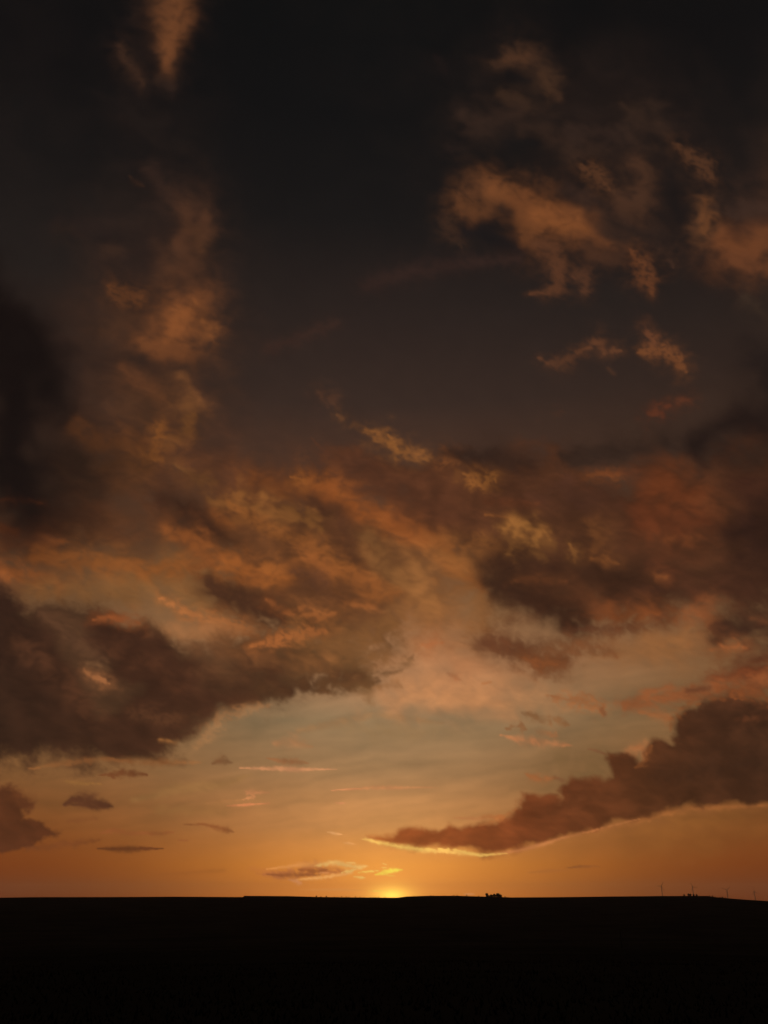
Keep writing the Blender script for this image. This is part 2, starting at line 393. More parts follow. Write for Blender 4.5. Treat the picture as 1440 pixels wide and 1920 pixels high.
# ---- dark bank at the left, over the belt
P([(-60,1090),(10,1098),(60,1130),(120,1128),(200,1138),(255,1172),(300,1180),(345,1198),(400,1205),(460,1192),(560,1190),(640,1205),(690,1235),(740,1255),(690,1285),(620,1296),(560,1306),(500,1316),(440,1328),(405,1342),(390,1368),(340,1390),(310,1400),(330,1412),(355,1424),(300,1427),(230,1418),(170,1418),(110,1432),(60,1442),(-60,1434)],
  [(0,(70,47,36)),(150,(74,51,39)),(250,(66,44,33)),(380,(84,59,43)),(480,(84,58,41)),(580,(92,66,44)),(680,(104,76,50))],.92,46,30,.3,.34,50)
P([(-60,1120),(15,1112),(60,1150),(105,1190),(140,1230),(155,1290),(195,1335),(240,1320),(250,1280),(200,1225),(180,1185),(160,1155),(205,1150),(255,1180),(305,1192),(345,1228),(400,1250),(455,1275),(470,1300),(445,1322),(405,1334),(385,1358),(330,1383),(300,1400),(325,1418),(180,1412),(60,1434),(-60,1428)],
  [(0,(50,34,28)),(200,(56,37,29)),(400,(66,43,33)),(470,(76,50,36))],.92,40,26,.3,.26,50)
L([(460,1240,26),(510,1265,40),(550,1295,18)],(66,44,33),.95,1,.6,.4,.34)
L([(395,1290,24),(440,1285,32),(490,1298,26)],(66,44,33),.95,1,.6,.4,.34)
L([(560,1290,16),(620,1278,24),(672,1270,18)],(74,51,36),.95,1,.6,.4,.3)
B(410,1240,50,30,10,(104,74,52),.6,1)
B(375,1185,60,18,6,(160,120,84),.7,1)
B(395,1235,46,34,30,(98,70,50),.7,1.05,.8,.5,.34)
L([(420,1210,20),(480,1225,30),(560,1235,26)],(98,68,46),.7,.9,.8)
L([(560,1195,20),(620,1205,26),(690,1195,24),(740,1170,24)],(122,88,56),.75,.95,.9)
L([(600,1240,18),(640,1270,16),(660,1275,12)],(90,62,44),.75,.9,.8)
L([(480,1290,16),(560,1285,18),(600,1290,12)],(80,54,38),.7,.9)
L([(470,1212,6),(510,1202,10),(560,1190,12),(610,1182,8)],(168,104,62),.8,.8,.8)
L([(175,1162,5),(205,1158,8),(240,1164,9),(262,1170,6)],(152,88,54),.85,.75,.8)
L([(80,1155,8),(110,1175,10),(150,1215,13),(190,1240,14)],(92,68,52),.7,.9,.9)
L([(158,1255,5),(170,1268,7),(190,1276,9),(205,1282,5)],(156,108,74),.8,.8,.8)
L([(165,1245,6),(200,1250,8)],(120,92,68),.6,.9,.8)
L([(55,1442,5),(120,1430,6),(200,1424,5),(300,1430,6),(375,1430,5)],(160,104,66),.4,.9,.7)
L([(370,1400,12),(400,1365,12),(420,1340,10),(470,1330,8),(510,1320,7)],(184,130,86),.38,.9,.9)
L([(300,1388,5),(330,1392,6)],(160,108,68),.6,.9)
L([(630,1225,30),(690,1235,26),(735,1215,20)],(112,82,54),.7,1,.6,.5,.34)
L([(600,1285,14),(660,1282,14),(710,1278,7)],(100,70,48),.7,.95,.7)
L([(30,1200,16),(110,1265,22),(170,1335,24)],(84,57,42),.5,1,.9,.5,.4)
L([(250,1335,16),(320,1352,18),(370,1340,10)],(88,58,42),.45,1,.9,.5,.4)
L([(215,1220,14),(290,1250,18),(330,1290,14)],(80,52,38),.4,1,.9,.5,.4)
L([(560,1225,14),(620,1238,16)],(120,84,54),.6,1,.9,.5,.4)
L([(690,1262,3),(720,1262,5),(745,1256,7),(768,1240,9),(775,1228,6)],(112,86,60),.85,.8,.6)
L([(700,1290,6),(745,1280,8),(755,1290,5)],(158,114,80),.7,.9,.9)
# ---- low left clouds
P([(-60,1468),(20,1478),(55,1492),(62,1510),(45,1528),(75,1545),(115,1562),(90,1572),(60,1580),(40,1594),(10,1606),(-60,1612)],(84,46,33),.93,14,14,.35,.28,20)
L([(50,1592,7),(100,1586,7),(150,1580,6),(190,1574,4)],(116,65,41),.75,.85,.9)
L([(30,1490,14),(60,1500,10)],(104,60,40),.6,.9,.9)
L([(118,1508,3),(140,1500,8),(160,1495,9),(185,1505,9),(212,1512,4)],(92,58,43),.92,.7,.6)
L([(135,1508,5),(180,1512,6),(205,1512,4)],(86,52,39),.85,.7,.5)
L([(188,1454,3),(215,1451,6),(250,1450,6),(275,1452,3)],(108,65,44),.88,.75,.5)
L([(183,1591,3),(225,1592,5),(270,1591,4),(306,1591,2)],(102,57,36),.88,.75,.4)
L([(345,1546,2),(385,1546,3),(405,1551,5),(425,1556,6),(438,1560,3)],(128,74,48),.85,.75,.6)
L([(190,1562,5),(215,1556,6),(240,1562,4),(300,1563,4),(325,1560,3)],(138,80,52),.75,.85,.8)
L([(130,1540,5),(180,1535,5)],(124,74,48),.5,.9,.8)
L([(335,1575,2),(352,1576,3)],(140,82,54),.7)
L([(398,1432,4),(415,1426,8),(435,1430,4)],(116,78,55),.85,.8,.7)
L([(500,1421,2),(525,1427,5),(555,1428,6),(578,1431,3)],(142,98,70),.85,.75,.6)
L([(450,1440,4),(520,1441,5),(570,1443,4),(632,1442,2)],(204,136,92),.75,.9,.4)
L([(515,1395,8),(545,1390,11),(585,1400,6)],(178,126,88),.6,1,.5)
L([(385,1506,3),(425,1502,4),(455,1500,3)],(176,122,80),.5,.9,.6)
L([(455,1500,3),(475,1492,5),(465,1486,5),(505,1486,3)],(196,128,84),.75,.8,.8)
L([(425,1511,1.5),(460,1509,3),(505,1506,2)],(206,124,78),.85,.8,.4)
L([(250,1500,10),(330,1480,10),(420,1470,8),(470,1452,6)],(150,116,76),.45,1,.5)
L([(120,1465,4),(150,1468,6),(190,1470,4)],(140,100,60),.5,.9,.8)
L([(300,1520,10),(420,1520,14)],(140,106,68),.35,1,.5)
L([(480,1638,3),(560,1645,3)],(190,110,60),.4,.9)
L([(622,1482,1.5),(650,1480,2.2),(675,1478,2)],(222,142,92),.85,.8,.4)
L([(650,1481,2),(700,1477,4),(750,1477,3),(820,1476,1.5)],(206,134,84),.7,.9,.5)
L([(628,1506,1.5),(640,1506,1.8),(650,1506,1.2)],(220,140,92),.8,.8,.3)
L([(614,1560,1.5),(630,1563,3.2),(642,1565,2)],(236,168,104),.85,.8,.6)
L([(642,1580,1.5),(655,1581,2.5),(668,1583,1.5)],(228,160,94),.7,.8,.6)
L([(720,1433,2),(850,1432,2)],(150,120,90),.2,1)
# ---- cloudlets over the sun
L([(470,1628,7),(520,1640,9),(560,1648,7)],(192,112,62),.45,.9)
L([(494,1638,4),(520,1640,7),(545,1636,9),(570,1632,12),(595,1630,11),(625,1634,9),(650,1636,6)],(190,112,64),.9,.75,.7)
L([(500,1639,3),(530,1641,4),(560,1640,4),(600,1641,3)],(142,78,48),.8,.8,.4)
L([(500,1630,3),(560,1622,4),(600,1620,5),(660,1622,4)],(236,156,84),.7,.9,.8)
L([(540,1649,3),(556,1652,4),(558,1656,2)],(216,140,86),.85,.75,.6)
L([(558,1649,3),(600,1646,3.4),(625,1642,3.5),(660,1637,4)],(252,176,96),.9,.75,.6)
L([(596,1626,3),(600,1622,2),(625,1618,3),(640,1620,4),(655,1625,4),(670,1627,3),(686,1623,3)],(240,170,92),.85,.75,.8)
L([(650,1617,1.5),(665,1618,2)],(248,190,104),.85,.8,.6)
L([(600,1636,2),(615,1637,2)],(230,150,88),.7,.8)
L([(672,1636,1.8),(690,1634,2.2),(710,1633,2)],(255,206,96),.9,.75,.5)
L([(704,1640,3),(722,1636,4.5),(738,1632,4.6),(754,1631,3)],(255,224,84),1.,.75,.6)
L([(665,1643,1.2),(680,1645,2)],(255,196,100),.8,.8,.5)
L([(718,1640,1.4),(742,1643,1.2)],(255,200,84),.7,.8,.4)
L([(712,1628,1),(726,1626,1.4)],(255,200,100),.8,.8)
L([(718,1619,1.5),(724,1621,2)],(255,200,104),.8,.8)
L([(690,1671,1.1),(712,1671,1.6),(728,1670,.8)],(255,226,96),.8,.8,.3)
L([(560,1668,1.5),(640,1668,2),(700,1670,1.5)],(240,160,84),.5,1,.3)
L([(868,1677,.8),(880,1676,1.4),(892,1677,.8)],(240,166,108),.8,.8,.3)
L([(990,1636,2),(1030,1633,3),(1062,1632,3)],(176,106,62),.7,.9,.5)
L([(1060,1628,1.5),(1085,1625,3.2),(1110,1624,2.6),(1125,1625,1)],(136,80,50),.85,.8,.5)
L([(1180,1622,3),(1300,1618,5)],(142,80,46),.3,1,.4)
L([(300,1640,4),(420,1632,5)],(150,84,46),.35,1,.4)
# ---- the long cloud at the right
B(1250,1560,240,45,-6,(138,88,48),.45,1.1,.2)
L([(985,1450,3),(1000,1458,7),(1020,1462,7),(1045,1458,5)],(168,106,70),.85,.8,.8)
L([(1040,1458,6),(1054,1463,5)],(122,82,60),.7,.8)
L([(850,1533,3),(900,1535,4),(940,1528,6)],(196,124,76),.6,.9,.9)
L([(905,1532,5),(940,1530,7)],(170,104,64),.7,.8,.8)
L([(1102,1404,2),(1120,1408,3.5),(1135,1414,4)],(122,86,64),.85,.8,.8)
L([(1175,1415,10),(1205,1400,14),(1215,1430,12)],(188,120,76),.7,.8,.6)
L([(678,1573,1.4),(700,1577,3.2),(730,1582,4.4),(760,1589,5),(790,1594,4.6),(830,1596,4),(870,1600,4),(920,1603,3.2)],(255,196,100),.95,.7,.5)
L([(920,1602,3),(970,1594,4),(1020,1582,4),(1060,1568,4)],(222,140,80),.7,.9,.5)
L([(1060,1568,5),(1120,1556,6),(1200,1535,7),(1300,1515,6),(1440,1510,6)],(168,104,64),.55,.95,.5)
P([(690,1571),(712,1567),(738,1566),(748,1557),(772,1552),(806,1556),(845,1551),(884,1549),(905,1541),(925,1536),(950,1532),(963,1522),(972,1512),(976,1500),(986,1490),(1004,1488),(1018,1491),(1040,1491),(1052,1496),(1045,1482),(1052,1470),(1075,1461),(1104,1460),(1132,1464),(1149,1456),(1142,1438),(1134,1424),(1142,1412),(1172,1409),(1188,1416),(1198,1428),(1208,1422),(1203,1404),(1226,1386),(1258,1390),(1266,1375),(1262,1352),(1278,1328),(1320,1318),(1370,1310),(1440,1316),(1520,1310),(1540,1500),(1440,1506),(1380,1508),(1330,1506),(1270,1515),(1220,1528),(1160,1540),(1110,1556),(1060,1566),(1020,1580),(972,1592),(930,1601),(905,1603),(880,1594),(862,1588),(830,1587),(800,1590),(775,1588),(745,1584),(722,1576)],
  [(690,(176,98,50)),(760,(150,80,44)),(880,(132,70,40)),(980,(114,60,36)),(1080,(98,54,34)),(1200,(80,46,30)),(1320,(66,39,28)),(1440,(60,36,27))],.96,17,7,.35,.36,20)
L([(1060,1380,10),(1230,1392,8),(1240,1400,6)],(60,40,32),.0)
L([(1190,1402,4),(1205,1398,6),(1212,1415,5)],(170,106,70),.5,.9,.8)
L([(985,1492,1.6),(978,1500,1.6),(974,1512,1.6)],(150,88,60),.6,.9)
B(1400,1310,110,34,-4,(74,45,33),.8,1.1,.8)
L([(1350,1290,10),(1420,1300,14),(1470,1330,12)],(128,72,46),.6,1,.9)
L([(1380,1350,6),(1440,1345,8)],(104,60,42),.5,1,.9)

# the deck goes on outside the view as it does within it
B(-420,900,330,220,10,(48,33,28),.8,1.1,.6,.6,.3)
B(-380,1280,300,130,5,(52,36,29),.85,1.1,.6,.6,.3)
B(-260,300,160,260,70,(40,30,26),.7,1.1,.6,.6,.3)
B(1800,1000,300,240,5,(42,28,25),.85,1.1,.6,.6,.3)
B(1800,1400,320,110,-8,(50,34,29),.85,1.1,.6,.6,.3)
B(1720,330,260,150,10,(62,42,32),.7,1.1,.6,.6,.34)
B(500,-330,300,180,20,(34,26,23),.7,1.1,.6,.6,.3)
B(1300,-300,340,160,-10,(38,28,24),.7,1.1,.6,.6,.34)
B(-1100,1000,500,260,5,(34,25,23),.8,1.1,.6,.6,.3)
B(2500,1100,500,280,0,(32,24,22),.8,1.1,.6,.6,.3)

L([(684,1572,1.5),(705,1579,2.8),(740,1586,3),(790,1592,2.8),(850,1593,2.4),(900,1604,2.4),(950,1600,2)],(255,200,100),.8,.95,1.1,.6)
L([(940,1602,2),(1000,1588,2.6),(1060,1570,2.4),(1120,1555,2.4),(1200,1535,2)],(206,128,74),.4,1,1.2,.6)
L([(122,1508,5),(145,1500,10),(180,1504,11),(212,1512,6)],(84,50,38),.85,.9,.6)
L([(185,1454,4),(230,1451,8),(276,1453,4)],(104,62,42),.8,.9,.6)
L([(183,1591,3),(240,1592,6),(306,1591,3)],(96,52,34),.8,.9,.5)

L([(1192,1440,5),(1206,1430,7),(1215,1410,6),(1222,1396,4)],(160,96,60),.35,1,1.,.6,.4)
L([(1256,1372,4),(1263,1350,6),(1280,1328,6),(1310,1318,6)],(136,80,50),.6,1,1.1,.7,.4)
L([(1330,1312,6),(1380,1304,8),(1450,1308,10)],(122,68,42),.6,1,1.1,.7,.4)
L([(900,1548,4),(940,1534,5),(968,1516,4)],(182,112,66),.5,1,1.1,.7,.4)
L([(1010,1530,10),(1090,1500,16),(1180,1480,18)],(84,47,32),.35,1,1.,.6,.4)
L([(1230,1460,20),(1330,1440,26),(1440,1430,30)],(52,33,26),.5,1,.9,.6,.4)

L([(-40,570,60),(25,650,75),(35,740,85),(20,840,95),(40,930,90)],(19,12,11),.85,1.2,.5,.5,.15)
L([(590,1624,2),(605,1620,3.4),(628,1618,3.6),(650,1622,4),(672,1626,4),(690,1624,3)],(255,196,108),.95,.8,1.1,.5,.5)
L([(640,1636,2),(655,1634,3),(668,1630,2)],(255,200,110),.9,.8,1.,.5,.5)
L([(548,1652,2),(562,1656,3),(556,1650,2)],(232,150,90),.9,.9,1.,.5,.4)
L([(560,1630,4),(590,1634,5),(615,1630,4)],(158,88,50),.8,.9,1.,.5,.5)
L([(664,1644,1.6),(676,1646,2.2),(684,1646,1.4)],(255,200,104),.9,.8,.8)
C_EL = [-8, 0.2, 1.8, 4.1, 7.3, 10.7, 14.2, 17.8, 21, 27, 32, 37.6, 44, 50, 56, 75, 90]
C_MID = [(120,66,30),(240,140,52),(232,144,58),(200,136,78),(164,122,80),(142,117,84),(176,126,86),(150,108,70),(112,78,52),(78,52,38),(56,41,34),(43,33,29),(25,22,21),(18,17,17),(15,15,15),(12,12,13),(11,11,12)]
C_OFF = [(60,32,20),(112,49,18),(120,57,20),(124,70,31),(126,84,47),(120,86,52),(118,82,50),(98,68,44),(76,54,38),(58,41,31),(47,34,28),(35,29,26),(23,20,19),(17,15,15),(14,13,13),(12,12,12),(11,11,12)]
C_BACK = [(20,16,16),(26,20,20),(28,22,21),(28,23,23),(27,23,24),(26,23,24),(25,22,24),(24,22,24),(23,21,23),(21,20,22),(20,19,21),(18,18,20),(17,17,19),(16,16,18),(15,15,17),(13,13,16),(13,13,16)]

def clear_sky(el, az):
    """linear radiance of the cloudless evening sky; el, az in degrees, sun near az 0"""
    ramps = []
    for R in (C_MID, C_OFF, C_BACK):
        R = lin(R); ramps.append(np.stack([np.interp(el, C_EL, R[:, k]) for k in range(3)], -1))
    a = np.abs(az)
    w1 = np.exp(-(a / np.interp(el, [0, 8, 20], [11.5, 13.5, 19])) ** 2)[..., None]
    w2 = sst((a - 25) / 90.0)[..., None]
    c = ramps[1] + (ramps[0] - ramps[1]) * w1
    c = c + (ramps[2] - c) * w2
    # the glow round the sun that has just gone behind the ridge
    da, de = az - SUN_AZ, el - 0.1
    g1 = np.exp(-np.sqrt((da / 3.4) ** 2 + (de / 2.6) ** 2) ** 1.25)[..., None]
    g2 = np.exp(-np.sqrt((da / 1.0) ** 2 + (de / .42) ** 2) ** 1.5)[..., None]
    return c + g1 * np.array([.28, .16, .035]) + g2 * np.array([1.0, .80, .10])
SUN_AZ = 0.5
R_CIR = -.12

def angles(U, V):
    """direction of (u, v): x right, y ahead, z up -> elevation, azimuth in degrees and the unit vector"""
    p = math.radians(PITCH)
    x = (U - CU) / FOC; z = -(V - CV) / FOC
    y2 = math.cos(p) - z * math.sin(p); z2 = math.sin(p) + z * math.cos(p)
    n = np.sqrt(x * x + y2 * y2 + z2 * z2)
    return np.degrees(np.arcsin(z2 / n)), np.degrees(np.arctan2(x, y2)), x / n, y2 / n, z2 / n

def paint_sky(U, V, cls=None):
    """U, V: 2-D arrays, rows of constant V. Returns linear rgb"""
    F = Fields(U, V)
    el, az, *_ = angles(U, V)
    rgb = clear_sky(el, az)
    rows, cols = V[:, 0], U[0, :]
    K = np.full(U.shape, .05)
    # thin high cirrus drawn out in long streaks across the low bright sky
    cr = math.cos(R_CIR); sr = math.sin(R_CIR)
    cx_, cy_ = U * cr + V * sr, -U * sr + V * cr
    cx_ = cx_ + F.wx[2] * .6; cy_ = cy_ + F.wy[2] * .12
    q1 = lattice(cx_ / 190., cy_ / 34., 201) + .6 * lattice(cx_ / 90., cy_ / 14., 202) + .2 * lattice(cx_ / 40., cy_ / 8., 203) - .9
    cz = sst((el - 1.5) / 4.) * sst((19 - el) / 6.)
    rgb = rgb * (1 + cz[..., None] * np.multiply.outer(q1, np.array([.24, .20, .18])))
    # billows: each scale of noise minus itself a little nearer the sun, so that lumps read as lit from below
    step = rows[1] - rows[0]
    T = np.zeros(U.shape)
    for k in range(1, 6):
        n = F.n[k]; sh = max(1, int(round(SCALES[k] * .30 / step)))
        T += (np.roll(n, 0, 0) - np.roll(n, -sh, 0) * .85) * [0, .8, 1.15, 1., .6, .4][k]
    T = T * 1.0 + F.n[2] * .5 + F.n[3] * .4 + F.n[4] * .2
    T = np.sign(T) * np.abs(T) ** .9
    todo = []
    for q in S:
        r = float(np.mean([w[2] for w in q[1]])) if q[0] == 'L' else 99
        if q[0] == 'L' and not isinstance(q[2], list):
            r = float(np.mean([w[2] for w in q[1]])); vv = q[1][0][1]
            if 5 < r < 45 and 60 < vv < 1260:              # a thin veil of the same cloud round its denser core
                todo.append(('L', [(x, y, z * 1.6 + 5) for x, y, z in q[1]], tuple(.86 * c for c in q[2]), q[3] * .42, 1.1, .95, q[6], .3))
        if q[0] == 'L' and r < 11 and len(q[1]) > 2:   # thin streaks thin out towards their ends and fray
            pts = [(x, y, z * 1.3) for x, y, z in q[1]]
            pts[0] = (*pts[0][:2], pts[0][2] * .45); pts[-1] = (*pts[-1][:2], pts[-1][2] * .4)
            q = ('L', pts, q[2], q[3] * .96, q[4] + .1, q[5] * 1.3, q[6], q[7] + .1)
        todo.append(q)
    for kind, g, col, a, soft, rag, warp, mot in todo:
        mot = mot * 1.25
        if kind != 'P':
            v_, r0 = (g[0][1], float(np.mean([q[2] for q in g]))) if kind == 'L' else (g[1], min(g[2], g[3]))
            if v_ < 720: soft, rag = soft * 1.3, rag * .8
            elif 880 < v_ < 1280 and r0 < 20: soft, a = soft * 1.25, a * .84
        if kind == 'P':
            pts, scale = g
            us = [p[0] for p in pts]; vs = [p[1] for p in pts]; m = scale * 1.2 + 10; r = scale
        elif kind == 'L':
            rm = max(p[2] for p in g); m = rm * 2.6 + 6; r = float(np.mean([p[2] for p in g]))
            us = [p[0] for p in g]; vs = [p[1] for p in g]
        else:
            u0, v0, ru, rv, ang = g; r = min(ru, rv); m = max(ru, rv) * 2.3 + 6; us = [u0]; vs = [v0]
        i0, i1 = np.searchsorted(rows, [min(vs) - m, max(vs) + m]); j0, j1 = np.searchsorted(cols, [min(us) - m, max(us) + m])
        if i1 <= i0 or j1 <= j0: continue
        w = (slice(i0, i1), slice(j0, j1))
        brk = .9 if mot > .35 else (.6 if V[i0, 0] > 820 else .35)
        if r < 10 and kind != 'P': warp = warp * .6
        k = F.level(r); nrm = (max(r, 4) * 2.2 / 60.0) ** 0.55
        x = U[w] + warp * F.wx[k][w]; y = V[w] + warp * F.wy[k][w]
        n = F.wn[k][w] / nrm
        if kind == 'P':
            d = poly_dist(x, y, pts)
            al = sst((d + rag * n) / soft + .5)
        else:
            if kind == 'L': d = seg_dist(x, y, g)
            else:
                t = math.radians(ang); X = x - u0; Y = y - v0
                d = np.hypot((X * math.cos(t) + Y * math.sin(t)) / ru, (-X * math.sin(t) + Y * math.cos(t)) / rv)
            crisp = sst((1 - d + rag * 1.25 * n) / (soft * .9))
            loose = np.exp(-np.clip(d - .8 * rag * n, 0, 9) ** 2 * 1.5 / (soft + .1))
            h = sst(F.n[1][w] * .9 + F.n[2][w] * 1.1 + F.n[3][w] * .6 + np.interp(r, [2.5, 5, 8, 20, 50], [.5, .1, .0, .0, .0]) - (.2 if g is not None and kind != 'P' and (g[0][1] if kind == 'L' else g[1]) < 720 else 0) - (.25 if 8 < r < 30 else 0))
            al = crisp * h + loose * (1 - h)
            al = al * (1 - brk * .55 * sst(.5 - 1.1 * F.n[min(k + 1, 6)][w] - 1.2 * F.n[min(k + 2, 6)][w] - .3)) if r > 9 else al
            if 2.2 < r <= 9: al = al * (1 - (.5 if V[i0, 0] < 1380 else .25) * sst(.3 - 1.5 * F.n[3][w] - 1.6 * F.n[4][w] - .8 * F.n[5][w]))
        al = (al * a)[..., None]
        if isinstance(col, list):          # colour runs along u: [(u, colour), ...]
            R = lin([c for _, c in col]); uu = [p for p, _ in col]
            c = np.stack([np.interp(U[w], uu, R[:, q]) for q in range(3)], -1)
        else: c = lin(col)
        vm = float(np.mean(vs))
        if vm < 720:                                  # the high clouds are dimmer and smoother
            c = c * np.interp(vm, [200, 720], [.86, .95]); mot = mot * .5
        if vm > 640:                                  # the lower clouds stand in redder light than the high ones
            warm = np.interp(vm, [640, 900], [0, 1]) * np.interp(np.max(c, -1), [.38, .62], [1, 0])
            wg = warm if isinstance(col, list) else warm * np.interp(col[2] / col[0], [.28, .5], [.1, 1])
            one = np.ones(c.shape[:-1])
            if 850 < vm < 1280: c = c * np.array([1.02, .93, .95])
            c = c * np.stack([1 + .02 * wg * one, 1 - .13 * wg * one, 1 - .36 * warm * one], -1)
        rgb[w] = rgb[w] * (1 - al) + c * al
        K[w] = K[w] * (1 - al[..., 0]) + mot * al[..., 0]
    K = K * sst((el - .5) / 6 + .3)
    rgb *= np.exp((K * T)[..., None] * np.array([1.32, 1.24, 1.1]))
    return rgb
# ---------------------------------------------------------------- the sky dome
def spread(lo, hi, step, far):
    a = list(np.arange(lo, hi + step, step)); s = step
    while a[-1] < far: s *= 1.13; a.append(a[-1] + s)
    s = step; b = []; x = a[0]
    while x > -far: s *= 1.13; x -= s; b.append(x)
    return np.array(b[::-1] + a)
us = spread(-30, 1470, 1.9, 40000.); vs = spread(-30, 1700, 1.9, 40000.)
U, V = np.meshgrid(us, vs)
el, az, dx_, dy_, dz_ = angles(U, V)
rgb = paint_sky(U, V)
DOME = 60000.
D = np.stack([dx_, dy_, dz_], -1)
nv, nu = U.shape
ids = np.arange(nv * nu).reshape(nv, nu)
Q = [np.stack([ids[:-1, :-1], ids[:-1, 1:], ids[1:, 1:], ids[1:, :-1]], -1).reshape(-1, 4)]
# behind the camera: the border of that grid is drawn together in rings towards the point behind
border = np.concatenate([ids[0, :-1], ids[:-1, -1], ids[-1, :0:-1], ids[:0:-1, 0]])
p_ = R(PITCH); back = np.array([0, -math.cos(p_), -math.sin(p_)])
verts = [D.reshape(-1, 3)]; cols = [rgb.reshape(-1, 3)]; prev = border; count = nv * nu
for t in (.12, .25, .38, .5, .62, .74, .86, .95):
    d = D.reshape(-1, 3)[border] * math.cos(t * math.pi / 2) + back * math.sin(t * math.pi / 2)
    d /= np.linalg.norm(d, axis=1, keepdims=True)
    e = np.degrees(np.arcsin(d[:, 2])); a = np.degrees(np.arctan2(d[:, 0], d[:, 1]))
    new = np.arange(count, count + len(border)); count += len(border)
    verts.append(d); cols.append(clear_sky(e, a))
    Q.append(np.stack([prev, np.roll(prev, -1), np.roll(new, -1), new], -1)); prev = new
verts.append(back[None]); cols.append(clear_sky(np.array([-PITCH]), np.array([180.])))
Q.append(np.stack([prev, np.roll(prev, -1), np.full_like(prev, count), np.full_like(prev, count)], -1)[:, :4])
last = Q.pop()[:, :3]
Vv = np.concatenate(verts) * DOME; Cc = np.concatenate(cols)
m_sky = bpy.data.materials.new('evening_sky'); m_sky.use_nodes = True
nt = m_sky.node_tree; nt.nodes.clear()
at_ = nt.nodes.new('ShaderNodeAttribute'); at_.attribute_name = 'radiance'
em = nt.nodes.new('ShaderNodeEmission'); tr = nt.nodes.new('ShaderNodeBsdfTransparent')
ad = nt.nodes.new('ShaderNodeAddShader'); out = nt.nodes.new('ShaderNodeOutputMaterial')
nt.links.new(at_.outputs['Color'], em.inputs['Color']); nt.links.new(em.outputs[0], ad.inputs[0]); nt.links.new(tr.outputs[0], ad.inputs[1]); nt.links.new(ad.outputs[0], out.inputs['Surface'])
m_sky.cycles.emission_sampling = 'NONE'
sky = raw_obj('sky', Vv, np.concatenate(Q), m_sky)
me = sky.data
base_loops = len(me.loops); base_polys = len(me.polygons)
me.loops.add(last.size); me.loops.foreach_set('vertex_index', np.concatenate([np.concatenate(Q).ravel(), last.ravel()]).astype(np.int32))
me.polygons.add(len(last)); me.polygons.foreach_set('loop_start', np.concatenate([np.arange(0, base_loops, 4), base_loops + np.arange(0, last.size, 3)]).astype(np.int32))
me.update(calc_edges=True); me.polygons.foreach_set('use_smooth', np.ones(len(me.polygons), bool))
at = me.attributes.new('radiance', 'FLOAT_COLOR', 'POINT')
at.data.foreach_set('color', np.concatenate([np.clip(Cc, 0, None), np.ones((len(Cc), 1))], 1).astype(np.float32).ravel())
tag(sky, 'dark evening sky with orange lit clouds over the ridge', None, None, 'structure')

# ---------------------------------------------------------------- the land
RIDGE = [(-400,1684),(0,1683.2),(60,1682.2),(200,1682),(330,1681.2),(455.5,1682),(457,1679.6),(540,1680.2),(600,1681.8),(700,1683),(745,1683.2),(762,1681),(800,1679.6),(850,1679.4),(900,1680.8),(960,1682.6),(1040,1682.2),(1150,1680.8),(1240,1680),(1326,1679.8),(1340,1682.2),(1400,1687),(1440,1689.6),(1500,1692),(1700,1690),(1900,1684)]
RAZ, REL = [], []
for u_, v_ in RIDGE:
    e_, a_, *_ = angles(np.array([float(u_)]), np.array([float(v_)])); RAZ.append(a_[0]); REL.append(e_[0])
def ridge_dist(a): return 3400 + 260 * np.sin(np.radians(a) * 5 + 1) + 120 * np.sin(np.radians(a) * 13)
def ground_z(x, y):
    r = np.hypot(x, y); a = np.degrees(np.arctan2(x, y))
    rd = ridge_dist(a)
    top = EYE + rd * np.tan(np.radians(np.interp(a, RAZ, REL, left=-.05, right=-.05)))
    front = sst((75 - np.abs(a)) / 30.)                # the valley and its ridge lie ahead; the rest is rolling land
    near = -.045 * r
    t = r / rd
    floor = -44 + 5 * (lattice(x / 600., y / 600., 5) - .5)
    zv = np.maximum(near, floor)
    k = 14.; zv = np.maximum(near, floor) + np.maximum(0, k - np.abs(near - floor)) ** 2 / (4 * k)
    rise = sst((t - .42) / .62) 
    up = floor + (top - floor) * np.minimum(1, (np.clip((t - .42) / .58, 0, 1)) ** 1.25)
    zv = np.where(t > .42, up, zv)
    beyond = top - (top + 26) * sst((r - rd) / 1500.) - np.clip(r - rd - 1500, 0, None) * .004
    zv = np.where(r > rd, beyond, zv)
    rolling = -.02 * np.minimum(r, 900) + 26 * (lattice(x / 900., y / 900., 9) - .5) * sst(r / 600.)
    z = rolling + (zv - rolling) * front
    calm = np.where((t > .8) & (r < rd + 400), .12, 1.)
    z = z + (lattice(x / 90., y / 90., 17) - .5) * 1.6 * sst((r - 15) / 80.) * calm
    z = z + (lattice(x / 9., y / 9., 21) - .5) * .35 * np.clip(1 - r / 800., 0, 1) + (lattice(x / 1.6, y / 1.6, 23) - .5) * .12 * np.clip(1 - r / 90., 0, 1)
    return z
azs = np.concatenate([np.arange(-180, -34, 2.), np.arange(-34, 34, .075), np.arange(34, 180, 2.)])
rs = [.0]; 
rs += list(np.geomspace(.8, 3000, 190)); rs += list(np.linspace(3020, 3900, 60)); rs += list(np.geomspace(3950, 8600, 24))
rs = np.array(rs)
A_, R_ = np.meshgrid(np.radians(azs), rs)
